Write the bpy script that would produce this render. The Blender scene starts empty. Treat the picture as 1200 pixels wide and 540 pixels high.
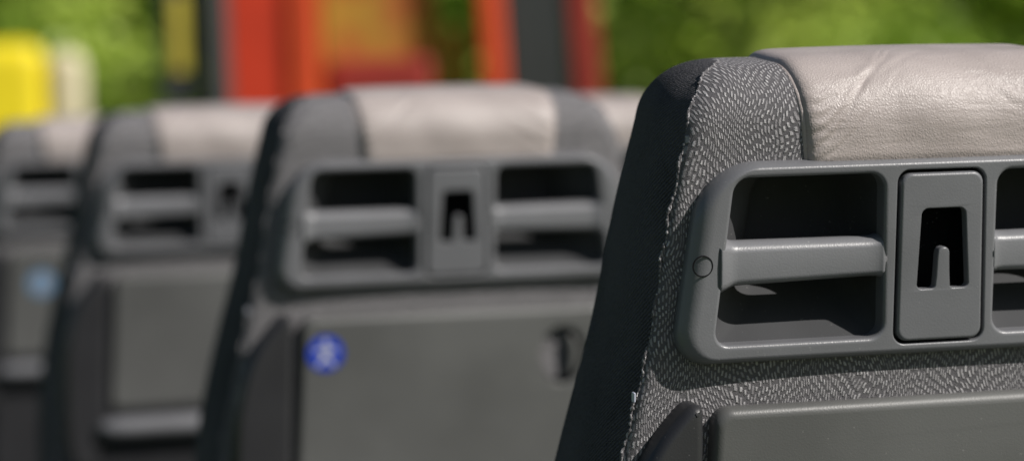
import bpy, bmesh, math, random
from mathutils import Vector, Matrix
from mathutils.geometry import tessellate_polygon
random.seed(4)
scene = bpy.context.scene
FLOOR = -1.10
GROUND = -1.62
LEAN = math.radians(6.5)
cl, sl = math.cos(LEAN), math.sin(LEAN)
def T(u, y, v):
    """seat-back coordinates (origin on grab frame top) -> seat object space (origin at floor)"""
    return (u, y*cl - v*sl, y*sl + v*cl - FLOOR)

# ------------------------------------------------------------------ materials
def new_mat(name):
    m = bpy.data.materials.new(name); m.use_nodes = True
    nt = m.node_tree
    return m, nt, nt.nodes['Principled BSDF']
def node(nt, t, **kw):
    n = nt.nodes.new(t)
    for k, v in kw.items(): setattr(n, k, v)
    return n
def ramp(nt, fac, stops):
    r = node(nt, 'ShaderNodeValToRGB')
    el = r.color_ramp.elements
    while len(el) < len(stops): el.new(0.5)
    for e, (p, c) in zip(el, stops):
        e.position = p; e.color = (*c, 1) if len(c) == 3 else c
    nt.links.new(fac, r.inputs[0]); return r
def bump(nt, h, strength, dist, prev=None):
    b = node(nt, 'ShaderNodeBump'); b.inputs['Strength'].default_value = strength
    b.inputs['Distance'].default_value = dist
    nt.links.new(h, b.inputs['Height'])
    if prev: nt.links.new(prev.outputs[0], b.inputs['Normal'])
    return b
def math_(nt, op, a, b=None, c=None):
    m = node(nt, 'ShaderNodeMath', operation=op)
    for i, x in enumerate((a, b, c)):
        if x is None: continue
        if isinstance(x, (int, float)): m.inputs[i].default_value = x
        else: nt.links.new(x, m.inputs[i])
    return m.outputs[0]
def plastic(name, col, rough=0.45, grain=0.25, scale=900, spec=.5):
    m, nt, p = new_mat(name)
    tc = node(nt, 'ShaderNodeTexCoord')
    n1 = node(nt, 'ShaderNodeTexNoise'); n1.inputs['Scale'].default_value = 9; n1.inputs['Detail'].default_value = 6
    n2 = node(nt, 'ShaderNodeTexNoise'); n2.inputs['Scale'].default_value = scale; n2.inputs['Detail'].default_value = 2
    n3 = node(nt, 'ShaderNodeTexNoise'); n3.inputs['Scale'].default_value = 520; n3.inputs['Detail'].default_value = 1
    nt.links.new(tc.outputs['Object'], n1.inputs[0]); nt.links.new(tc.outputs['Object'], n2.inputs[0]); nt.links.new(tc.outputs['Object'], n3.inputs[0])
    a = tuple(c*0.88 for c in col); b = tuple(min(1, c*1.12) for c in col)
    r = ramp(nt, n1.outputs[0], [(0.35, a), (0.65, b)])
    d = ramp(nt, n3.outputs[0], [(0.75, (0, 0, 0)), (0.81, (1, 1, 1))])
    mx = node(nt, 'ShaderNodeMix', data_type='RGBA'); mm = node(nt, 'ShaderNodeMath', operation='MULTIPLY'); mm.inputs[1].default_value = .3
    nt.links.new(d.outputs[0], mm.inputs[0]); nt.links.new(mm.outputs[0], mx.inputs[0])
    nt.links.new(r.outputs[0], mx.inputs[6]); mx.inputs[7].default_value = (.45, .44, .42, 1)
    nt.links.new(mx.outputs[2], p.inputs['Base Color'])
    mr = node(nt, 'ShaderNodeMapRange'); mr.inputs[3].default_value = rough-0.08; mr.inputs[4].default_value = rough+0.12
    nt.links.new(n1.outputs[0], mr.inputs[0]); nt.links.new(mr.outputs[0], p.inputs['Roughness'])
    p.inputs['Specular IOR Level'].default_value = spec
    bb = bump(nt, n2.outputs[0], grain, 0.0004); nt.links.new(bb.outputs[0], p.inputs['Normal'])
    return m
M_frame = plastic('frame_plastic', (0.150, 0.152, 0.162), 0.33)
M_bar = plastic('bar_plastic', (0.182, 0.184, 0.196), 0.36)
M_recess_shade = plastic('recess_shade_plastic', (0.062, 0.063, 0.066), 0.8, spec=.1)  # frame plastic darkened: shade inside the handle recess put into the colour
M_hook = plastic('hook_plastic', (0.146, 0.148, 0.158), 0.33)
M_tray = plastic('tray_plastic', (0.108, 0.109, 0.106), 0.42)
M_guard = plastic('guard_plastic', (0.030, 0.030, 0.033), 0.4)
M_void_shade = plastic('void_shade_plastic', (0.008, 0.008, 0.009), 0.8, spec=.1)  # near-black: shade of gaps and hollows painted as colour
M_metal = plastic('leg_metal', (0.2, 0.2, 0.2), 0.4)

def fabric_back():
    m, nt, p = new_mat('jacquard_fabric')
    uv = node(nt, 'ShaderNodeUVMap'); uv.uv_map = 'UVMap'
    sc = node(nt, 'ShaderNodeVectorMath', operation='SCALE'); sc.inputs['Scale'].default_value = 1000
    nt.links.new(uv.outputs[0], sc.inputs[0])
    def warp(vec, scale, amt):
        nz = node(nt, 'ShaderNodeTexNoise'); nz.inputs['Scale'].default_value = scale; nz.inputs['Detail'].default_value = 1
        nt.links.new(sc.outputs[0], nz.inputs[0])
        ws = node(nt, 'ShaderNodeVectorMath', operation='SCALE'); ws.inputs['Scale'].default_value = amt
        nt.links.new(nz.outputs['Color'], ws.inputs[0])
        ad = node(nt, 'ShaderNodeVectorMath', operation='ADD'); nt.links.new(vec, ad.inputs[0]); nt.links.new(ws.outputs[0], ad.inputs[1])
        return ad.outputs[0]
    v_ = warp(warp(sc.outputs[0], .026, 22), .8, .9)
    sx = node(nt, 'ShaderNodeSeparateXYZ'); nt.links.new(v_, sx.inputs[0])
    U, V = sx.outputs[0], sx.outputs[1]
    ROW, LEN = 1.85, 5.6
    yr = math_(nt, 'DIVIDE', U, ROW)
    row = math_(nt, 'FLOOR', yr); fy = math_(nt, 'FRACT', yr)
    hy = math_(nt, 'SINE', math_(nt, 'MULTIPLY', fy, math.pi))
    zig = math_(nt, 'PINGPONG', row, 19)
    rn_ = node(nt, 'ShaderNodeTexWhiteNoise', noise_dimensions='1D'); nt.links.new(row, rn_.inputs['W'])
    slip = math_(nt, 'MULTIPLY', rn_.outputs[0], 1.8)
    x2 = math_(nt, 'DIVIDE', math_(nt, 'ADD', math_(nt, 'ADD', V, slip), math_(nt, 'MULTIPLY', zig, 1.7)), LEN)
    cell = math_(nt, 'FLOOR', x2); fx = math_(nt, 'FRACT', x2)
    tri = math_(nt, 'MULTIPLY', math_(nt, 'ABSOLUTE', math_(nt, 'SUBTRACT', fx, .5)), 2)
    cc = node(nt, 'ShaderNodeCombineXYZ'); nt.links.new(row, cc.inputs[0]); nt.links.new(cell, cc.inputs[1])
    wn = node(nt, 'ShaderNodeTexWhiteNoise', noise_dimensions='2D'); nt.links.new(cc.outputs[0], wn.inputs[0])
    tr2 = math_(nt, 'MULTIPLY', tri, math_(nt, 'MULTIPLY_ADD', wn.outputs[0], .8, .72))
    mrx = node(nt, 'ShaderNodeMapRange', interpolation_type='SMOOTHSTEP'); mrx.inputs[1].default_value = .78; mrx.inputs[2].default_value = .50
    nt.links.new(tr2, mrx.inputs[0])
    mry = node(nt, 'ShaderNodeMapRange', interpolation_type='SMOOTHSTEP'); mry.inputs[1].default_value = .35; mry.inputs[2].default_value = .9
    nt.links.new(hy, mry.inputs[0])
    amp = math_(nt, 'MULTIPLY_ADD', wn.outputs[0], .6, .4)
    bn = node(nt, 'ShaderNodeTexNoise'); bn.inputs['Scale'].default_value = .10; bn.inputs['Detail'].default_value = 2; nt.links.new(sc.outputs[0], bn.inputs[0])
    band = math_(nt, 'MULTIPLY_ADD', bn.outputs[0], 1.6, .2)
    dash = math_(nt, 'MULTIPLY', math_(nt, 'MULTIPLY', mrx.outputs[0], mry.outputs[0]), math_(nt, 'MULTIPLY', amp, band))
    th = node(nt, 'ShaderNodeTexNoise'); th.inputs['Scale'].default_value = 2.0; th.inputs['Detail'].default_value = 3
    nt.links.new(sc.outputs[0], th.inputs[0])
    mu = math_(nt, 'MULTIPLY_ADD', th.outputs[0], .5, dash)
    dv = math_(nt, 'MULTIPLY', mu, .80)
    r = ramp(nt, dv, [(0.10, (0.082, 0.079, 0.084)), (0.30, (0.155, 0.149, 0.156)), (0.6, (0.30, 0.29, 0.298)), (1.0, (0.48, 0.468, 0.475))])
    nt.links.new(r.outputs[0], p.inputs['Base Color']); p.inputs['Roughness'].default_value = 0.92
    p.inputs['Specular IOR Level'].default_value = 0.25
    b = bump(nt, mu, 0.9, 0.0013); nt.links.new(b.outputs[0], p.inputs['Normal'])
    return m
M_fab = fabric_back()
def fabric_side():
    m, nt, p = new_mat('charcoal_fabric')
    tc = node(nt, 'ShaderNodeTexCoord')
    n = node(nt, 'ShaderNodeTexNoise'); n.inputs['Scale'].default_value = 600; n.inputs['Detail'].default_value = 3
    n2 = node(nt, 'ShaderNodeTexNoise'); n2.inputs['Scale'].default_value = 14; n2.inputs['Detail'].default_value = 5
    wv = node(nt, 'ShaderNodeTexWave'); wv.inputs['Scale'].default_value = 190; wv.inputs['Distortion'].default_value = 3; wv.bands_direction = 'DIAGONAL'; wv.inputs['Detail Scale'].default_value = 3
    nt.links.new(tc.outputs['Object'], wv.inputs[0])
    nt.links.new(tc.outputs['Object'], n.inputs[0]); nt.links.new(tc.outputs['Object'], n2.inputs[0])
    a = math_(nt, 'MULTIPLY_ADD', n.outputs[0], .5, n2.outputs[0]); a = math_(nt, 'MULTIPLY_ADD', wv.outputs[1], .35, a)
    r = ramp(nt, a, [(0.5, (0.018, 0.018, 0.020)), (1.1, (0.095, 0.093, 0.100))])
    nt.links.new(r.outputs[0], p.inputs['Base Color']); p.inputs['Roughness'].default_value = 0.95
    p.inputs['Specular IOR Level'].default_value = 0.2
    h = math_(nt, 'ADD', n.outputs[0], wv.outputs[1])
    b = bump(nt, h, 0.9, 0.0010); nt.links.new(b.outputs[0], p.inputs['Normal'])
    return m
M_side = fabric_side()
def leather():
    m, nt, p = new_mat('taupe_leather')
    tc = node(nt, 'ShaderNodeTexCoord')
    vo = node(nt, 'ShaderNodeTexVoronoi', feature='DISTANCE_TO_EDGE'); vo.inputs['Scale'].default_value = 560
    dn = node(nt, 'ShaderNodeTexNoise'); dn.inputs['Scale'].default_value = 90
    nt.links.new(tc.outputs['Object'], dn.inputs[0])
    mixv = node(nt, 'ShaderNodeMix', data_type='VECTOR'); mixv.inputs[0].default_value = 0.006
    nt.links.new(tc.outputs['Object'], mixv.inputs[4]); nt.links.new(dn.outputs['Color'], mixv.inputs[5])
    nt.links.new(mixv.outputs[1], vo.inputs[0])
    mp = node(nt, 'ShaderNodeMapping'); mp.inputs['Rotation'].default_value = (0, math.radians(-42), 0); mp.inputs['Scale'].default_value = (20, 22, 110)
    nt.links.new(tc.outputs['Object'], mp.inputs[0])
    cr = node(nt, 'ShaderNodeTexNoise'); cr.inputs['Scale'].default_value = 1.0; cr.inputs['Detail'].default_value = 2; cr.inputs['Distortion'].default_value = .6
    nt.links.new(mp.outputs[0], cr.inputs[0])
    big = node(nt, 'ShaderNodeTexNoise'); big.inputs['Scale'].default_value = 22; big.inputs['Detail'].default_value = 3
    nt.links.new(tc.outputs['Object'], big.inputs[0])
    r = ramp(nt, big.outputs[0], [(0.3, (0.345, 0.298, 0.282)), (0.7, (0.42, 0.368, 0.350))])
    nt.links.new(r.outputs[0], p.inputs['Base Color'])
    mr = node(nt, 'ShaderNodeMapRange'); mr.inputs[3].default_value = 0.40; mr.inputs[4].default_value = 0.54
    nt.links.new(big.outputs[0], mr.inputs[0]); nt.links.new(mr.outputs[0], p.inputs['Roughness'])
    b0 = bump(nt, big.outputs[0], 0.3, 0.004)
    b1 = bump(nt, cr.outputs[0], 0.45, 0.0016, b0)
    b2 = bump(nt, vo.outputs[0], 0.6, 0.0006, b1)
    nt.links.new(b2.outputs[0], p.inputs['Normal'])
    return m
M_lea = leather()
def paint(name, col, rough=0.4, var=0.12, col2=None, scale=2.5):
    m, nt, p = new_mat(name)
    tc = node(nt, 'ShaderNodeTexCoord'); n = node(nt, 'ShaderNodeTexNoise'); n.inputs['Scale'].default_value = scale; n.inputs['Detail'].default_value = 5
    nt.links.new(tc.outputs['Object'], n.inputs[0])
    c1, c2 = (tuple(c*(1-var) for c in col), tuple(min(1, c*(1+var)) for c in col)) if col2 is None else (col, col2)
    r = ramp(nt, n.outputs[0], [(0.3, c1), (0.7, c2)])
    if col2: r.color_ramp.elements[0].position = .38; r.color_ramp.elements[1].position = .60
    nt.links.new(r.outputs[0], p.inputs['Base Color']); p.inputs['Roughness'].default_value = rough
    return m
M_red = paint('red_paint', (0.66, 0.050, 0.018), 0.45, .2)
M_orange = paint('orange_paint', (0.74, 0.080, 0.022), 0.45, .15)
M_maroon = paint('maroon_vinyl', (0.32, 0.03, 0.02), 0.5)
M_olive = paint('amber_canvas', (0.42, 0.06, 0.02), 0.7, col2=(0.46, 0.28, 0.03), scale=3.2)
M_amber = paint('yellow_tarpaulin', (0.55, 0.44, 0.05), 0.7, .3)
M_black = paint('black_rubber', (0.02, 0.02, 0.022), 0.6)
M_dgrey = paint('dark_metal', (0.04, 0.042, 0.042), 0.5)
M_yellow = paint('yellow_paint', (0.84, 0.67, 0.012), 0.5, .2)
M_cream = paint('cream_paint', (0.74, 0.66, 0.44), 0.4)
M_blue = paint('blue_vinyl', (0.012, 0.045, 0.40), 0.35, 0.03)
M_pblue = paint('pale_blue_vinyl', (0.12, 0.22, 0.34), 0.35, 0.03)  # same blue sticker, its blur with light put into a paler colour
M_white = paint('white_vinyl', (0.50, 0.52, 0.62), 0.35, 0.02)
M_bark = paint('bark', (0.09, 0.065, 0.045), 0.9, 0.4)
M_glass = paint('window_glass', (0.03, 0.04, 0.04), 0.08)
def leafmat(name, c1, c2, c3):
    m, nt, p = new_mat(name)
    g = node(nt, 'ShaderNodeNewGeometry'); n = node(nt, 'ShaderNodeTexNoise'); n.inputs['Scale'].default_value = 0.5; n.inputs['Detail'].default_value = 4
    nt.links.new(g.outputs['Position'], n.inputs[0])
    r = ramp(nt, n.outputs[0], [(0.32, c1), (0.46, c2), (0.62, c3)])
    nt.links.new(r.outputs[0], p.inputs['Base Color']); p.inputs['Roughness'].default_value = 0.45
    tr = node(nt, 'ShaderNodeBsdfTranslucent'); nt.links.new(r.outputs[0], tr.inputs[0])
    mx = node(nt, 'ShaderNodeMixShader'); mx.inputs[0].default_value = 0.5
    out = nt.nodes['Material Output']
    nt.links.new(p.outputs[0], mx.inputs[1]); nt.links.new(tr.outputs[0], mx.inputs[2]); nt.links.new(mx.outputs[0], out.inputs[0])
    return m
M_leaf = leafmat('leaves', (0.32, 0.48, 0.07), (0.46, 0.62, 0.10), (0.66, 0.76, 0.17))

# ------------------------------------------------------------------ mesh helpers
def mk(name, verts, faces, mat, parent=None, uvs=None, smooth=True, wn=True, merge=1e-6):
    me = bpy.data.meshes.new(name)
    me.from_pydata([tuple(v) for v in verts], [], faces)
    if uvs:
        l = me.uv_layers.new(name='UVMap')
        for lp in me.loops: l.data[lp.index].uv = uvs[lp.vertex_index]
    bm = bmesh.new(); bm.from_mesh(me)
    if merge: bmesh.ops.remove_doubles(bm, verts=bm.verts, dist=merge)
    bmesh.ops.recalc_face_normals(bm, faces=bm.faces)
    for f in bm.faces: f.smooth = smooth
    bm.to_mesh(me); bm.free()
    me.materials.append(mat)
    ob = bpy.data.objects.new(name, me); scene.collection.objects.link(ob)
    if parent: ob.parent = parent
    if wn and smooth:
        w = ob.modifiers.new('wn', 'WEIGHTED_NORMAL'); w.keep_sharp = True
    return ob
class B:
    def __init__(s): s.v = []; s.f = []
    def ring(s, pts):
        a = len(s.v); s.v += [tuple(p) for p in pts]; return list(range(a, a+len(pts)))
    def loft(s, rings, closed=True):
        ids = [s.ring(r) for r in rings]
        for a, b in zip(ids, ids[1:]):
            n = len(a)
            for i in range(n if closed else n-1):
                j = (i+1) % n; s.f.append((a[i], a[j], b[j], b[i]))
        return ids
    def fill(s, loops):
        flat = [p for l in loops for p in l]
        tri = tessellate_polygon([[Vector((p[0], p[1], 0)) for p in l] for l in loops])
        return flat, tri
    def plate(s, loops2d, y, tf):
        flat, tri = s.fill(loops2d); a = len(s.v)
        s.v += [tf(p[0], y, p[1]) for p in flat]; s.f += [tuple(a+i for i in t) for t in tri]
    def box(s, lo, hi, tf=lambda x, y, z: (x, y, z)):
        a = len(s.v)
        for z in (lo[2], hi[2]):
            for x, y in ((lo[0], lo[1]), (hi[0], lo[1]), (hi[0], hi[1]), (lo[0], hi[1])): s.v.append(tf(x, y, z))
        s.f += [tuple(a+i for i in q) for q in ((0, 1, 2, 3), (4, 5, 6, 7), (0, 1, 5, 4), (1, 2, 6, 5), (2, 3, 7, 6), (3, 0, 4, 7))]
def rtrap(lt, rt, lb, rb, vt, vb, r, nc=8, ns=8):
    if not isinstance(r, (tuple, list)): r = (r,)*4
    C = [Vector((lt, vt)), Vector((rt, vt)), Vector((rb, vb)), Vector((lb, vb))]
    segs = []
    for i in range(4):
        c = C[i]; p = C[i-1]; n = C[(i+1) % 4]
        A = c+(p-c).normalized()*r[i]; D = c+(n-c).normalized()*r[i]
        P1 = A+(c-A)*0.5523; P2 = D+(c-D)*0.5523
        pts = []
        for k in range(nc+1):
            t = k/nc; pts.append(A*(1-t)**3+P1*3*t*(1-t)**2+P2*3*t*t*(1-t)+D*t**3)
        segs.append(pts)
    out = []
    for i in range(4):
        out += segs[i]
        a = segs[i][-1]; b = segs[(i+1) % 4][0]
        for k in range(1, ns): out.append(a.lerp(b, k/ns))
    return [(p.x, p.y) for p in out]
def at(pts, y, tf=T): return [tf(p[0], y, p[1]) for p in pts]
def roffset(pts, d):
    n = len(pts); out = []
    for i in range(n):
        a = Vector(pts[i-1]); b = Vector(pts[i]); c = Vector(pts[(i+1) % n])
        e1 = (b-a); e2 = (c-b)
        n1 = Vector((-e1.y, e1.x)); n2 = Vector((-e2.y, e2.x))
        if n1.length < 1e-9: n1 = n2
        if n2.length < 1e-9: n2 = n1
        nn = (n1.normalized()+n2.normalized())
        nn = nn.normalized() if nn.length > 1e-6 else n1.normalized()
        p = b+nn*d; out.append((p.x, p.y))
    return out
def tube(path, rad, seg=8):
    b = B(); rings = []
    path = [Vector(p) for p in path]
    for i, p in enumerate(path):
        t = (path[min(i+1, len(path)-1)]-path[max(i-1, 0)]).normalized()
        up = Vector((0.3, 0.5, 0.8)); a = t.cross(up).normalized(); c = t.cross(a)
        rr = rad[i] if isinstance(rad, list) else rad
        rings.append([p+a*math.cos(2*math.pi*k/seg)*rr+c*math.sin(2*math.pi*k/seg)*rr for k in range(seg)])
    ids = b.loft(rings); b.f.append(tuple(ids[0])); b.f.append(tuple(ids[-1]))
    return b
def rbox(name, lo, hi, bev, mat, parent, tf=None, seg=4, taper=None):
    bm = bmesh.new(); bmesh.ops.create_cube(bm, size=1)
    for v in bm.verts:
        v.co = Vector([(lo[i]+hi[i])/2+v.co[i]*(hi[i]-lo[i]) for i in range(3)])
    if taper: 
        for v in bm.verts: v.co = Vector(taper(*v.co))
    bmesh.ops.bevel(bm, geom=list(bm.edges), offset=bev, segments=seg, profile=0.5, affect='EDGES')
    if tf:
        for v in bm.verts: v.co = Vector(tf(*v.co))
    for f in bm.faces: f.smooth = True
    me = bpy.data.meshes.new(name); bm.to_mesh(me); bm.free(); me.materials.append(mat)
    ob = bpy.data.objects.new(name, me); scene.collection.objects.link(ob)
    if parent: ob.parent = parent
    ob.modifiers.new('wn', 'WEIGHTED_NORMAL')
    return ob
def empty(name, loc, label, cat, group=None, rz=0):
    e = bpy.data.objects.new(name, None); e.empty_display_size = 0.1
    scene.collection.objects.link(e); e.location = loc; e.rotation_euler = (0, 0, rz)
    e['label'] = label; e['category'] = cat
    if group: e['group'] = group
    return e
def interp(x, tab):
    if x <= tab[0][0]: return tab[0][1]
    for (a, fa), (b, fb) in zip(tab, tab[1:]):
        if x <= b:
            t = (x-a)/(b-a); return fa+(fb-fa)*t
    return tab[-1][1]

# ------------------------------------------------------------------ the seat
GROUP = "double rows of passenger seats"
LAB = "grey passenger seat, taupe leather headrest, plastic grab handles"
seat = empty('passenger_seat', (0, 0, FLOOR), LAB, 'seat', GROUP)
Y0 = 0.009
WB = [(-.62, .221), (-.33, .216), (-.25, .208), (-.175, .192), (-.11, .176), (-.05, .167), (0, .1580), (.03, .1505), (.07, .1480)]
DEP = [(-.62, .146), (-.2, .141), (-.05, .128), (.06, .113)]
VT = 0.0535; RV = .036; RD = .038; RW = .032
rows = []
v = -.62
while v < -.22: rows.append((v, 0)); v += .025
while v < VT-RV: rows.append((v, 0)); v += .0042
rows = rows + [(VT-RV*(1-math.sin(a)), a) for a in [math.pi/2*k/16 for k in range(1, 17)]]
NB, NC, NS, NF = 72, 8, 8, 24
rings = []
def smooth_wb(v):
    return sum(interp(v+d, WB) for d in (-.024, -.016, -.008, 0, .008, .016, .024))/7
for v, a in rows:
    w = smooth_wb(v)-RW*(1-math.cos(a)); y0 = Y0+RD*(1-math.cos(a)); y1 = Y0+interp(v, DEP)-RD*(1-math.cos(a))
    rise = max(0, min(1, (v+.01)/.06))
    rb = .008+.012*rise*rise*(3-2*rise); rf = .028-.013*math.sin(a)
    rb = min(rb, (y1-y0)*.52); rf = min(rf, (y1-y0)*.44)
    L = []
    def back_y(u): return y0+.006*abs(u/w)**3
    for i in range(NB+1):
        u = -(w-rb)+2*(w-rb)*i/NB; L.append((u, back_y(u)))
    yb = back_y(w-rb)
    for k in range(1, NC+1):
        t = math.pi/2*k/NC; L.append((w-rb+rb*math.sin(t), yb+rb*(1-math.cos(t))))
    ys = max(y1-rf, yb+rb+.0005)
    for k in range(1, NS):
        t = k/NS; L.append((w+.005*math.cos(a)*math.sin(math.pi*t), yb+rb+(ys-yb-rb)*t))
    for k in range(0, NC+1):
        t = math.pi/2*k/NC; L.append((w-rf+rf*math.cos(t), ys+rf*math.sin(t)))
    for i in range(1, NF):
        L.append(((w-rf)*(1-2*i/NF), ys+rf))
    for k in range(0, NC+1):
        t = math.pi/2*k/NC; L.append((-(w-rf)-rf*math.sin(t), ys+rf*math.cos(t)))
    for k in range(1, NS):
        t = 1-k/NS; L.append((-w-.005*math.cos(a)*math.sin(math.pi*t), yb+rb+(ys-yb-rb)*t))
    for k in range(0, NC):
        t = math.pi/2*(1-k/NC); L.append((-(w-rb)-rb*math.sin(t), yb+rb*(1-math.cos(t))))
    rings.append(L)
n = len(rings[0])
SK = 6
iR = NB+SK
iRF = NB+NC+NS-1+4
iLF = iRF+(NC-4)+1+NF-1+4
iL = n-SK
def body_part(name, idx, mat, hole=False, uv=False):
    vs = []; fs = []; uvs = []
    s = 0; prev = None
    for r, (v, a) in enumerate(rows):
        yz = rings[r][NB//2][1]
        if prev is not None: s += math.hypot(v-prev[0], yz-prev[1])
        prev = (v, yz)
        for i in idx:
            p = rings[r][i % n]; vs.append(T(p[0], p[1], v)); uvs.append((p[0], s))
    m = len(idx)
    for r in range(len(rows)-1):
        vc = (rows[r][0]+rows[r+1][0])/2
        for k in range(m-1):
            if hole:
                uc = abs(rings[r][idx[k] % n][0])
                if -.110 < vc < -.006 and uc < .136-.2*vc*0.9 and uc < .150: continue
            a = r*m+k; fs.append((a, a+1, a+m+1, a+m))
    return mk(name, vs, fs, mat, seat, uvs, wn=False)
back_idx = list(range(iL, n))+list(range(0, iR+1))
cover = body_part('back_cover', back_idx, M_fab, hole=True)
body_part('side_panel', list(range(iR, iRF+1)), M_side)
body_part('side_panel', list(range(iLF, iL+1)), M_side)
body_part('front_cushion', list(range(iRF, iLF+1)), M_fab)
top = rings[-1]
capv = [T(p[0], p[1], VT) for p in top]; capuv = [(p[0], .70+p[1]) for p in top]
mk('top_cover', capv, [tuple(range(n))], M_fab, seat, capuv, wn=False)
# soft knitted edge where the back cover meets the side panel
rp = random.Random(9)
for ib, rng in ((iL, 1), (iR, -1)):
    base = [Vector(T(rings[r][ib][0], rings[r][ib][1], rows[r][0])) for r in range(len(rows))]
    path = []
    for p, q in zip(base, base[1:]):
        m_ = max(1, int((q-p).length/.0013))
        for k in range(m_): path.append(p.lerp(q, k/m_))
    path = [p+Vector((rp.uniform(-.0005, .0005)+.0009*math.sin(i*.31)+.0006*math.sin(i*.083), rp.uniform(-.0005, .0005), 0)) for i, p in enumerate(path)]
    rad = [.0010+.00015*math.sin(i*1.3)+rp.uniform(-.0004, .0004) for i in range(len(path))]
    b = tube(path, rad, 7); mk('cover_edging', b.v, b.f, M_fab, seat, uvs=[(p[0], p[2]) for p in b.v], merge=0, wn=False)

# leather headrest : saddle over the top
prof = []
v = -.008
while v < VT-RV: prof.append((Y0, v)); v += .0014
for k in range(37):
    a = math.pi/2*k/36; prof.append((Y0+RD*(1-math.cos(a)), VT-RV*(1-math.sin(a))))
yfr = Y0+.114
for k in range(12): prof.append((Y0+RD+(yfr-RD-Y0-RD)*(k+1)/13, VT))
for k in range(0, 15):
    a = math.pi/2*(1-k/14); prof.append((yfr-RD*(1-math.cos(a)), VT-RV*(1-math.sin(a))))
v = VT-RV-.004
while v > -.09: prof.append((yfr+.002, v)); v -= .006
arc = [0]
for p, q in zip(prof, prof[1:]): arc.append(arc[-1]+math.hypot(p[0]-q[0], p[1]-q[1]))
b = B(); rr = []
NU = 220
def fold(s, x, s0, sl_, wd, L, amp):
    """one pulled crease leaving the stitched edge at s0 with slope sl_"""
    d = (s-s0-x*sl_-5*x*x*sl_)/wd
    return amp*(-math.exp(-d*d)+.45*math.exp(-((d-1.9)/1.6)**2))*math.exp(-(x/L)**1.5)*min(1, x/.006)
for k, (y, v) in enumerate(prof):
    p0 = prof[max(0, k-1)]; p1 = prof[min(len(prof)-1, k+1)]
    t = Vector((p1[0]-p0[0], p1[1]-p0[1])).normalized(); nn = Vector((-t.y, t.x))
    s = arc[k]
    w = .0815+.003*math.sin(s*26)+.004*min(1, s/.09)**2
    pts = []
    for i in range(NU+1):
        q = -1+2*i/NU
        q = math.sin(q*math.pi/2)*0.35+q*0.65
        u = q*w*(1.0 if q < 0 else 1.10); e = 1-abs(q)
        th = .0066*math.sqrt(max(0, 1-abs(q)**24))-.0020
        th += .0010*math.cos(q*math.pi/2)
        x = e*w
        wob = .0010*math.sin(x*140+q)+.0004*math.sin(x*420+s*90)
        fs_ = ((.004, .62, .0016, .050, .0006), (.011, .80, .0019, .060, .0008), (.020, .62, .0018, .075, .0008), (.028, .50, .0016, .050, .0006), (.037, .30, .0020, .070, .0008), (.046, .12, .0016, .045, .0006)) if q < 0 else ((.012, .5, .0022, .050, .0007), (.022, .6, .0016, .040, .0006), (.031, .3, .0022, .060, .0007))
        for a_ in fs_: th += fold(s+wob, x, *a_)
        th += .0005*math.sin(u*60+s*50+1.3*math.sin(u*31))*math.sin(min(1, s/.09)*math.pi)
        ss = min(1, s/.010); th = th*ss**.5 if th > 0 else th
        pts.append(T(u, y+nn.x*th, v+nn.y*th))
    rr.append(pts)
b.loft(rr, closed=False)
hr = mk('headrest', b.v, b.f, M_lea, seat, merge=0, wn=False)
for sg in (0, NU):
    path = [Vector(r[sg]) for r in rr[1:len(rr)]]
    t = tube(path, .0020, 8); mk('headrest_seam', t.v, t.f, M_lea, hr, merge=0)

# ---- grab frame
def outer(t):
    return rtrap(-.148+.011*t, .150-.011*t, -.1650+.011*t, .1675-.011*t, 0-.0042*t, -.1175+.005*t,
                 (.034-.012*t, .034-.012*t, .022-.006*t, .022-.006*t), 10, 14)
def op(side, l=0, r=0, t=0, bt=0, rad=.009):
    lt, rt, lb, rb = -.130-l, -.0365+r, -.1415-l, -.0355+r
    if side > 0: lt, rt, lb, rb = -rt, -lt, -rb, -lb
    return rtrap(lt, rt, lb, rb, -.0085+t, -.1055-bt, rad, 8, 10)
def centre(d, rad=.0075): return rtrap(-.0282-d, .0282+d, -.0292-d, .0292+d, -.0070+d, -.1100-d, rad+d, 8, 8)
b = B(); R_ = []
R_.append(at(outer(0), .028)); R_.append(at(outer(0), .012))
for k in range(1, 9):
    a = math.pi/2*k/8; R_.append(at(outer(1-math.cos(a)), .012*(1-math.sin(a))))
b.loft(R_)
rnd = .0026
holes = [op(-1, rnd, rnd, rnd, rnd, .009+rnd), centre(.0012), op(1, rnd, rnd, rnd, rnd, .009+rnd)]
b.plate([outer(1)]+holes, 0, T)
for f in (lambda d: op(-1, d, d, d, d, .009+d), lambda d: op(1, d, d, d, d, .009+d)):
    R_ = []
    for k in range(0, 6):
        a = math.pi/2*k/5; R_.append(at(f(rnd*(1-math.sin(a))), rnd*(1-math.cos(a))))
    R_.append(at(f(0), .012)); b.loft(R_)
R_ = []
for k in range(0, 5):
    a = math.pi/2*k/4; R_.append(at(centre(.0012*(1-math.sin(a))), .0012*(1-math.cos(a))))
R_.append(at(centre(0), .02)); b.loft(R_)
frame = mk('grab_frame', b.v, b.f, M_frame, seat)
def bowl(sd, o_, i_, bt, rad):
    """o_: inset on the outer (gently sloping) side, i_: inset on the inner side"""
    lt, rt, lb, rb = -.130+o_, -.0365-i_, -.1415+o_, -.0355-i_
    if sd > 0: lt, rt, lb, rb = -rt, -lt, -rb, -lb
    return rtrap(lt, rt, lb, rb, -.0085-i_*.4, -.1055+bt, rad, 8, 10)
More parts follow.
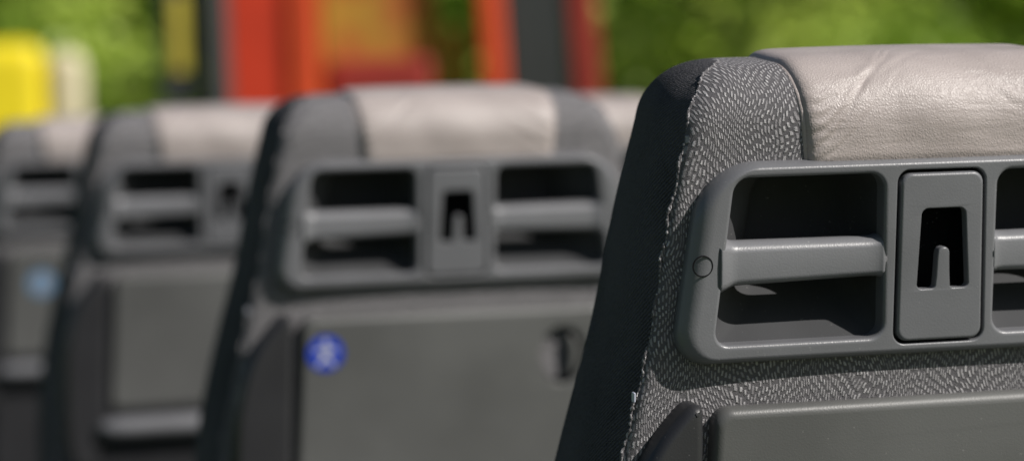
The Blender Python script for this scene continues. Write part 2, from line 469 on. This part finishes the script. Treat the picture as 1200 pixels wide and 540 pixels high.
for sd in (-1, 1):
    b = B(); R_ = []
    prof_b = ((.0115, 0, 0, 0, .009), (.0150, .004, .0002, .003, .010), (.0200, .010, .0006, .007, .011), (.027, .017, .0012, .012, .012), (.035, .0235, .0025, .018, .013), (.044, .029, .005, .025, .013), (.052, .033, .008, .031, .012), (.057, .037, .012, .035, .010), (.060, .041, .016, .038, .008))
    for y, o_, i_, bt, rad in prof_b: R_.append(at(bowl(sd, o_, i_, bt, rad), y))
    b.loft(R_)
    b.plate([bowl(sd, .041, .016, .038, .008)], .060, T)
    mk('handle_recess', b.v, b.f, M_recess_shade, frame, merge=1e-5, wn=False)
    b = B(); R_ = []
    for k in range(41):
        q = k/40; u = -.1395+q*(.1055)
        fl = .8*math.exp(-(q*.1055/.006)**2)+math.exp(-(1-q)*.1055/.003)*.7
        col = 1/(1+math.exp((q*.1055-.0085)/.0008))
        hh = .0132-.0018*q+.0034*fl+.0012*col; dd = .0080+.003*fl+.0006*col
        cz = -.0585+.0010*(q-.5)
        uu = u if sd < 0 else -u
        sec = []
        for (cy, cv_) in ((-1, .50), (-.93, .70), (-.62, .92), (0, 1), (.6, .98), (1, .7), (1, -.7), (.6, -.98), (0, -1), (-.6, -.97), (-.92, -.82), (-1.02, -.62), (-1.04, 0)):
            sec.append(T(uu, .0105+dd*cy, cz+hh*cv_))
        R_.append(sec)
    ids = b.loft(R_); b.f.append(tuple(ids[0])); b.f.append(tuple(ids[-1]))
    mk('grab_bar', b.v, b.f, M_bar, frame)
    sc_u, sc_v = .1495*sd, -.0585
    circ = lambda r: [(sc_u+r*math.cos(a), sc_v+r*math.sin(a)) for a in [2*math.pi*k/32 for k in range(32)]]
    b = B(); b.loft([at(circ(.0063), .0005), at(circ(.0062), -.00025), at(circ(.0056), -.00025), at(circ(.0055), .0005)])
    mk('screw_cap_ring', b.v, b.f, M_void_shade, frame, wn=False, smooth=False)  # flat dark ring standing for the cap's groove, shade as colour
# hook plate: inverted-U slot leaving a slim flat tongue
def hk(d): return rtrap(-.0262+d, .0262-d, -.0272+d, .0272-d, -.0090-d, -.1082+d, .0065, 8, 8)
cx0 = .0008
def P(x, y): return ((x-1108)*.000535+cx0, -(y-184)*.0005)
def arcpts(cx, cy, r, a0, a1, k=5): return [(cx+r*math.cos(math.radians(a0+(a1-a0)*i/k)), cy+r*math.sin(math.radians(a0+(a1-a0)*i/k))) for i in range(k+1)]
pts = []
pts += arcpts(1090, 252, 8, 180, 270)
pts += arcpts(1127, 252, 8, 270, 360)
pts += arcpts(1134, 333, 6, 10, 90)
pts += arcpts(1122, 335, 4, 90, 170)[1:]
pts += [(1117, 318), (1116.5, 300)]
pts += arcpts(1109.5, 297, 7, 0, -180, 10)
pts += [(1102, 302), (1101, 325)]
pts += arcpts(1096, 335, 4, 10, 90)
pts += arcpts(1084, 333, 6, 90, 170)
slot = [P(*q) for q in pts]
b = B(); R_ = [at(hk(0), .022)]
for k in range(0, 6):
    a = math.pi/2*k/5; R_.append(at(hk(.0018*(1-math.cos(a))), .0008-.0022*math.sin(a)))
b.loft(R_)
b.plate([hk(.0018), roffset(slot, .0008)], -.0014, T)
b.loft([at(roffset(slot, .0008), -.0014), at(roffset(slot, .0003), -.0011), at(slot, -.0003), at(slot, .0045)])
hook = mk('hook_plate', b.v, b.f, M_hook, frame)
b = B(); b.plate([rtrap(-.029, .029, -.03, .03, -.006, -.111, .006)], .0235, T); mk('hook_shade_backing', b.v, b.f, M_void_shade, frame, merge=0)  # flat black backing sheet paints the shade behind slot and gap

# ---- folding tray with latch
def tr(d): return rtrap(-.1395+d, .1395-d, -.147+d, .147-d, -.1430-d, -.312+d, .010-d*.5, 6, 12)
OC = (.099, -.189)
def oval(k, n=36):
    return [(OC[0]+.0220*k*math.cos(-2*math.pi*i/n), OC[1]+.0285*k*math.sin(-2*math.pi*i/n)) for i in range(n)]
b = B(); R_ = [at(tr(0), .0125)]
for k in range(0, 8):
    a = math.pi/2*k/7; R_.append(at(tr(.006*(1-math.cos(a))), .006-.006*math.sin(a)))
b.loft(R_)
b.plate([tr(.006), oval(1.0)], 0, T)
b.loft([at(oval(1.0), 0), at(oval(.95), .0018)])
tray = mk('tray_table', b.v, b.f, M_tray, seat)
b = B(); ids = b.loft([at(oval(.95), .0018), at(oval(.90), .0085), at(oval(.75), .0112), at(oval(.3), .0118)]); b.f.append(tuple(ids[-1])); mk('latch_recess', b.v, b.f, M_void_shade, tray)  # latch bowl coloured near-black for the shade inside it
bm_cut = None
lp = [(OC[0]+.0165*math.cos(math.radians(a)), OC[1]+.0225*math.sin(math.radians(a))) for a in range(60, -61, -10)]+[(OC[0]+.0035+.0045*math.cos(math.radians(a)), OC[1]+.017*math.sin(math.radians(a))) for a in range(-70, 71, 20)]
b = B(); b.loft([at(lp, .011), at(lp, .0025), at(roffset(lp, -.0010), .0010)]); b.plate([roffset(lp, -.0010)], .0010, T)
mk('tray_latch', b.v, b.f, M_tray, tray)
b = B(); R_ = []
for k in range(25):
    q = k/24; u = -.168+.336*q; e = min(1, min(q, 1-q)*14)**.5
    R_.append([T(u, -.006+.016*math.cos(a)*e, -.333+.013*math.sin(a)*e) for a in [2*math.pi*j/16 for j in range(16)]])
ids = b.loft(R_); mk('tray_ledge', b.v, b.f, M_frame, seat)
b = B(); b.plate([rtrap(-.16, .16, -.17, .17, -.33, -.60, .02)], .002, T); b.loft([at(rtrap(-.16, .16, -.17, .17, -.33, -.60, .02), .002), at(rtrap(-.165, .165, -.175, .175, -.325, -.605, .02), .0088)])
mk('kick_panel', b.v, b.f, M_guard, seat)
for sd in (-1, 1):
    out = [(-.148, -.1415), (-.1485, -.20), (-.152, -.36), (-.180, -.40), (-.202, -.36), (-.2015, -.25), (-.197, -.215), (-.188, -.182), (-.177, -.162), (-.166, -.148), (-.158, -.1395), (-.152, -.1385)]
    for _ in range(3):
        sm = []
        for i in range(len(out)):
            a = Vector(out[i]); c = Vector(out[(i+1) % len(out)]); sm += [tuple(a.lerp(c, .25)), tuple(a.lerp(c, .75))]
        out = sm
    out = out[::-1]
    area = sum(out[i-1][0]*out[i][1]-out[i][0]*out[i-1][1] for i in range(len(out)))
    if area > 0: out = out[::-1]
    b = B(); R_ = [[T(sd*p[0], .06, p[1]) for p in out]]
    for k in range(0, 7):
        a = math.pi/2*k/6; o = roffset(out, -.006*(1-math.cos(a))); R_.append([T(sd*p[0], .002-.008*math.sin(a), p[1]) for p in o])
    b.loft(R_)
    o = roffset(out, -.006); b.plate([o], -.006, lambda x, y, z: T(sd*x, y, z))
    mk('side_guard', b.v, b.f, M_guard, seat)
rbox('side_tag', (-.1865, .0125, -.1385), (-.1850, .0165, -.1325), .0007, M_white, seat, tf=T, seg=2)
def zt(x, y, z): return (x, y, z-FLOOR)
rbox('seat_cushion', (-.21, .17, -.68), (.21, .62, -.55), .045, M_side, seat, tf=zt, seg=5)
rbox('seat_pan', (-.19, .12, -.73), (.19, .58, -.675), .015, M_guard, seat, tf=zt)
for sx_ in (-.14, .14):
    b = tube([zt(sx_, .16, -.725), zt(sx_, .12, -1.08), zt(sx_, .12, -1.10)], .016, 12); mk('leg', b.v, b.f, M_metal, seat, merge=0)
    b = tube([zt(sx_, .50, -.725), zt(sx_, .54, -1.08), zt(sx_, .54, -1.10)], .016, 12); mk('leg', b.v, b.f, M_metal, seat, merge=0)

# ---- copies
def copy_thing(src, loc, label=None, rz=0, sx=1):
    e = src.copy(); scene.collection.objects.link(e); e.location = loc; e.rotation_euler = (0, 0, rz); e.scale = (sx, 1, 1)
    if label: e['label'] = label
    for c in list(src.children):
        d = c.copy(); scene.collection.objects.link(d); d.parent = e
        for g in list(c.children):
            h = g.copy(); scene.collection.objects.link(h); h.parent = d
    return e
PITCH = 1.01
pos = [(-.004, PITCH), (-.008, 2*PITCH), (-.008, 3*PITCH)]
LST = "grey passenger seat with leather headrest, round blue sticker on tray"
LSP = "grey passenger seat with leather headrest, pale blue tray sticker"
r2 = copy_thing(seat, (pos[0][0], pos[0][1], FLOOR), LST, sx=1.045)
r3 = copy_thing(seat, (pos[1][0], pos[1][1], FLOOR), sx=1.045)
r4 = copy_thing(seat, (pos[2][0], pos[2][1], FLOOR), LSP, sx=1.045)
for px, py in pos: copy_thing(seat, (px+.485, py, FLOOR), sx=1.03)

for s_, mb, cu, cv, R0 in ((r2, M_blue, -.1190, -.1755, .0170), (r4, M_pblue, -.090, -.195, .021)):
    trp = [c for c in s_.children if c.name.startswith('tray_table')][0]
    circ = [(cu+R0*math.cos(a), cv+R0*math.sin(a)) for a in [2*math.pi*k/40 for k in range(40)]]
    b = B(); b.plate([circ], -.0004, T); st = mk('round_sticker', b.v, b.f, mb, trp, merge=0, wn=False)
    b = B()
    hd = [(cu+.0028*math.cos(a), cv+.0100+.0028*math.sin(a)) for a in [2*math.pi*k/20 for k in range(20)]]
    b.plate([hd], -.0008, T)
    body = [(-.0030, .0062), (.0030, .0062), (.0108, .0034), (.0104, .0010), (.0032, .0022), (.0030, -.0035), (.0088, -.0108), (.0064, -.0124), (0, -.0055), (-.0064, -.0124), (-.0088, -.0108), (-.0030, -.0035), (-.0032, .0022), (-.0104, .0010), (-.0108, .0034)]
    b.plate([[(cu+x, cv+z) for x, z in body]], -.0008, T)
    mk('belt_pictogram', b.v, b.f, M_white, st, merge=0, wn=False)
    b = B(); b.plate([[(cu+x, cv+z) for x, z in [(-.0038, .0050), (-.0028, .0062), (.0040, -.0025), (.0030, -.0037)]]], -.0011, T)
    mk('belt_stripe', b.v, b.f, mb, st, merge=0, wn=False)

# ------------------------------------------------------------------ setting
def structure(ob): ob['kind'] = 'structure'
def groundmat():
    m, nt, p = new_mat('grass_ground')
    g = node(nt, 'ShaderNodeNewGeometry'); n1 = node(nt, 'ShaderNodeTexNoise'); n1.inputs['Scale'].default_value = .5; n1.inputs['Detail'].default_value = 8
    nt.links.new(g.outputs['Position'], n1.inputs[0])
    r = ramp(nt, n1.outputs[0], [(0.3, (.05, .09, .02)), (0.7, (.12, .17, .04))]); nt.links.new(r.outputs[0], p.inputs['Base Color']); p.inputs['Roughness'].default_value = 1
    return m
b = B(); b.v = [(-400, -400, GROUND), (400, -400, GROUND), (400, 400, GROUND), (-400, 400, GROUND)]; b.f = [(0, 1, 2, 3)]
g = mk('ground', b.v, b.f, groundmat(), merge=0, wn=False); structure(g)
b = B(); b.box((-1.6, -2.2, GROUND+.004), (1.0, 4.6, FLOOR)); d = mk('floor', b.v, b.f, paint('deck_rubber', (.06, .062, .065), .7), smooth=False, merge=0, wn=False); structure(d)

CAM = Vector((-.743, -1.55, .022))
def polar(az, rng, z=GROUND):
    a = math.radians(az); return Vector((CAM.x+rng*math.sin(a), CAM.y+rng*math.cos(a), z))

# --- red work truck (cab seen through its open sides)
az = 15.3
tr_ = empty('work_truck', polar(az, 14), "red-orange work truck cab with open side and canvas", 'truck', rz=-math.radians(az))
H = -GROUND
def tp(name, lo, hi, mat, bev=.02, tf=None, taper=None, par=None): return rbox(name, lo, hi, bev, mat, par or tr_, tf=tf, seg=3, taper=taper)
lean = lambda k: (lambda x, y, z: (x+k*(z-H), y, z))
tp('cab_door', (-.96, .0, .55), (-.59, .5, 2.75), M_red)
tp('door_pillar', (-.575, -.03, .55), (-.44, .10, 2.75), M_orange, .015)
tp('lower_body', (-.93, .05, .55), (.93, 3.6, 1.55), M_red, .04)
tp('roof', (-.96, -.05, 2.96), (.96, 2.0, 3.08), M_orange, .04)
tp('front_pillar', (.36, -.03, 1.56), (.47, .09, 2.95), M_orange, .015, tf=lean(-.04))
tp('window_frame', (.485, 0, 1.56), (.79, .5, 2.95), M_dgrey, .01, tf=lean(-.05))
tp('rear_pillar', (.80, -.02, 1.56), (.93, .1, 2.95), M_maroon, .015, tf=lean(-.05))
tp('bench_seat', (-.40, .04, 1.56), (.10, .3, 2.02), M_maroon, .04)
tp('canvas_panel', (-.43, .14, 1.56), (.12, .18, 2.75), M_olive, .01)
tp('tarpaulin', (.14, .30, 1.56), (.29, .50, 2.16), M_amber, .04)
for wx in (-.95, .78):
    for wy in (.5, 2.9):
        b = B()
        rg = []
        for x, r in ((wx, .2), (wx, .40), (wx+.02, .42), (wx+.15, .42), (wx+.17, .40), (wx+.17, .2)):
            rg.append([(x, wy+r*math.cos(a), .42+r*math.sin(a)) for a in [2*math.pi*k/28 for k in range(28)]])
        ids = b.loft(rg); b.f.append(tuple(ids[0])); b.f.append(tuple(ids[-1])); mk('wheel', b.v, b.f, M_black, tr_, merge=0)

# --- yellow delivery van
az = 8.0
van = empty('delivery_van', polar(az, 20), "yellow delivery van with cream rear end", 'van', rz=-math.radians(az))
def vp(name, lo, hi, mat, bev=.08): return rbox(name, lo, hi, bev, mat, van, seg=4)
vp('body', (-3.9, 0, .45), (.06, 1.9, 2.36), M_yellow, .14)
vp('rear_door', (.065, .04, .5), (.33, 1.86, 2.29), M_cream, .11)
vp('side_stripe', (-3.6, -.012, 1.0), (-.2, -.002, 1.18), M_dgrey, .002)
vp('window', (-3.6, -.012, 1.55), (-2.7, -.002, 2.1), M_glass, .002)
for wx in (-3.2, -.7):
    b = B(); rg = []
    for y, r in ((-.02, .18), (-.02, .32), (0, .35), (.2, .35)):
        rg.append([(wx+r*math.cos(a), y, .35+r*math.sin(a)) for a in [2*math.pi*k/28 for k in range(28)]])
    ids = b.loft(rg); b.f.append(tuple(ids[0])); mk('wheel', b.v, b.f, M_black, van, merge=0)

# --- post with yellow notice
az = 11.2
post = empty('sign_post', polar(az, 12), "dark metal post carrying a narrow yellow panel", 'sign', rz=-math.radians(az))
b = tube([(.06, 0, 0), (.06, 0, 1.6), (.05, 0, 3.1)], [.07, .06, .05], 14); mk('post', b.v, b.f, M_dgrey, post, merge=0)
rbox('panel', (-.12, -.02, 1.93), (-.06, 0, 2.25), .004, M_amber, post, seg=2)
rbox('bracket', (-.17, 0.004, 1.8), (-.01, .03, 2.7), .006, M_dgrey, post, seg=2)

# --- trees
def tree_parts(seed, h, low, rad, nl, leaf):
    rnd_ = random.Random(seed)
    b = tube([(0, 0, 0), (.05, .02, h*.25), (-.04, .05, h*.5), (.03, 0, h*.8)], [.20, .15, .11, .04], 10)
    for k in range(6):
        a = k*1.1+rnd_.random(); z = h*(.2+.09*k); L = rad*.75
        t = tube([(0, 0, z), (math.cos(a)*L*.5, math.sin(a)*L*.5, z+L*.35), (math.cos(a)*L, math.sin(a)*L, z+L*.55)], [.07, .045, .015], 6)
        o = len(b.v); b.v += t.v; b.f += [tuple(o+i for i in f) for f in t.f]
    trunk = mk('trunk', b.v, b.f, M_bark, None, merge=0)
    clumps = []
    for k in range(44):
        a = rnd_.uniform(0, 6.28); rr_ = rad*math.sqrt(rnd_.random()); z = rnd_.uniform(low, h)
        f = math.sin(math.pi*min(1, max(0.12, (z-low)/(h-low)*.85+.12)))**.6
        clumps.append((math.cos(a)*rr_*f, math.sin(a)*rr_*f, z, rnd_.uniform(.5, 1.15)))
    vs = []; fs = []
    for _ in range(nl):
        c = rnd_.choice(clumps)
        d = Vector((rnd_.gauss(0, 1), rnd_.gauss(0, 1), rnd_.gauss(0, 1))).normalized()*c[3]*rnd_.random()**.35
        p = Vector(c[:3])+Vector((d.x, d.y, d.z*.75))
        nrm = (d.normalized()+Vector((rnd_.gauss(0, .6), rnd_.gauss(0, .6), rnd_.gauss(.4, .6)))).normalized()
        x = nrm.orthogonal().normalized(); y = nrm.cross(x); an = rnd_.uniform(0, 6.28)
        x, y = x*math.cos(an)+y*math.sin(an), y*math.cos(an)-x*math.sin(an)
        s = leaf*rnd_.uniform(.6, 1.3); o = len(vs)
        vs += [p-x*s, p-y*s*.5, p+x*s, p+y*s*.5]; fs.append((o, o+1, o+2, o+3))
    me = bpy.data.meshes.new('crown'); me.from_pydata(vs, [], fs); me.materials.append(M_leaf)
    crown = bpy.data.objects.new('crown', me); scene.collection.objects.link(crown)
    return trunk, crown
def mktree(seed, *a):
    e = empty('tree', (0, 0, GROUND), "leafy green broadleaf tree with a low crown on grass", 'tree', 'trees at the edge of the grass')
    t, c = tree_parts(seed, *a); t.parent = e; c.parent = e; return e
t1 = mktree(11, 7.5, 1.0, 2.6, 10000, .12); t1.location = polar(26, 24)
t2 = mktree(23, 6.5, .8, 2.9, 10000, .12); t2.location = polar(19.5, 30)
spots = [(t1, 22.5, 27, 1.7), (t2, 29.5, 27, 3.1), (t1, 14.5, 33, 4.0), (t2, 10, 30, .7), (t1, 6, 33, 2.1), (t2, 1.5, 31, 5.2), (t1, 33, 25, 2.9), (t2, 37, 28, 1.1), (t1, -3, 32, .4), (t2, 24, 34, 4.4), (t1, 17, 36, 3.6), (t2, 12.2, 37, 2.2), (t1, 8, 38, 5.8), (t2, 4, 38, 1.4), (t1, 20.5, 38, 2.5), (t2, 27.8, 36, .2), (t1, 31.5, 36, 4.9)]
for src, a_, r_, z_ in spots: copy_thing(src, polar(a_, r_), rz=z_)
vs = []; fs = []; rn = random.Random(5)
for _ in range(26000):
    a = math.radians(rn.uniform(-8, 42)); rg_ = 42+rn.uniform(0, 3)+1.5*math.sin(a*40)
    zz = GROUND+rn.random()*(6.5+1.2*math.sin(a*23)+.6*math.sin(a*71))
    p = Vector((CAM.x+rg_*math.sin(a), CAM.y+rg_*math.cos(a), zz))
    nrm = Vector((rn.gauss(0, .6), rn.gauss(-.6, .6), rn.gauss(.4, .6))).normalized(); x = nrm.orthogonal().normalized(); y = nrm.cross(x); s = rn.uniform(.2, .45); o = len(vs)
    vs += [p-x*s, p-y*s*.6, p+x*s, p+y*s*.6]; fs.append((o, o+1, o+2, o+3))
me = bpy.data.meshes.new('woodland'); me.from_pydata(vs, [], fs); me.materials.append(M_leaf)
wd = bpy.data.objects.new('woodland', me); scene.collection.objects.link(wd); wd['kind'] = 'stuff'; wd['label'] = "dense green woodland edge beyond the grass"; wd['category'] = 'woodland'

# ------------------------------------------------------------------ light
Sv = Vector((.60, -.54, .66)).normalized()
sun = bpy.data.lights.new('sun', 'SUN'); sun.energy = 5.0; sun.angle = math.radians(.53); sun.color = (1, .955, .90)
so = bpy.data.objects.new('sun', sun); scene.collection.objects.link(so); so.rotation_euler = Sv.to_track_quat('Z', 'Y').to_euler(); so.location = (3, -3, 6)
w = bpy.data.worlds.new('World'); scene.world = w; w.use_nodes = True
nt = w.node_tree; sk = nt.nodes.new('ShaderNodeTexSky'); sk.sky_type = 'NISHITA'; sk.sun_disc = False
sk.sun_elevation = math.asin(Sv.z); sk.sun_rotation = math.atan2(Sv.x, Sv.y)
bg = nt.nodes['Background']; bg.inputs[1].default_value = .05; nt.links.new(sk.outputs[0], bg.inputs[0])
scene.view_settings.view_transform = 'Standard'; scene.view_settings.look = 'None'; scene.view_settings.exposure = 0

# ------------------------------------------------------------------ camera
yaw, pit, rol = math.radians(17.2), math.radians(1.93), math.radians(1.7)
F = Vector((math.sin(yaw)*math.cos(pit), math.cos(yaw)*math.cos(pit), -math.sin(pit)))
R0 = Vector((math.cos(yaw), -math.sin(yaw), 0)); U0 = R0.cross(F)
R = R0*math.cos(rol)-U0*math.sin(rol); U = U0*math.cos(rol)+R0*math.sin(rol)
C = -(F*1.7+R*.2525+U*.043)
cd = bpy.data.cameras.new('camera'); cam = bpy.data.objects.new('camera', cd); scene.collection.objects.link(cam)
M = Matrix((R, U, -F)).transposed().to_4x4(); M.translation = C; cam.matrix_world = M
cd.lens = 102; cd.sensor_width = 36; cd.clip_start = .05; cd.clip_end = 1500
cd.dof.use_dof = True; cd.dof.focus_distance = 1.66; cd.dof.aperture_fstop = 4.6
scene.camera = cam
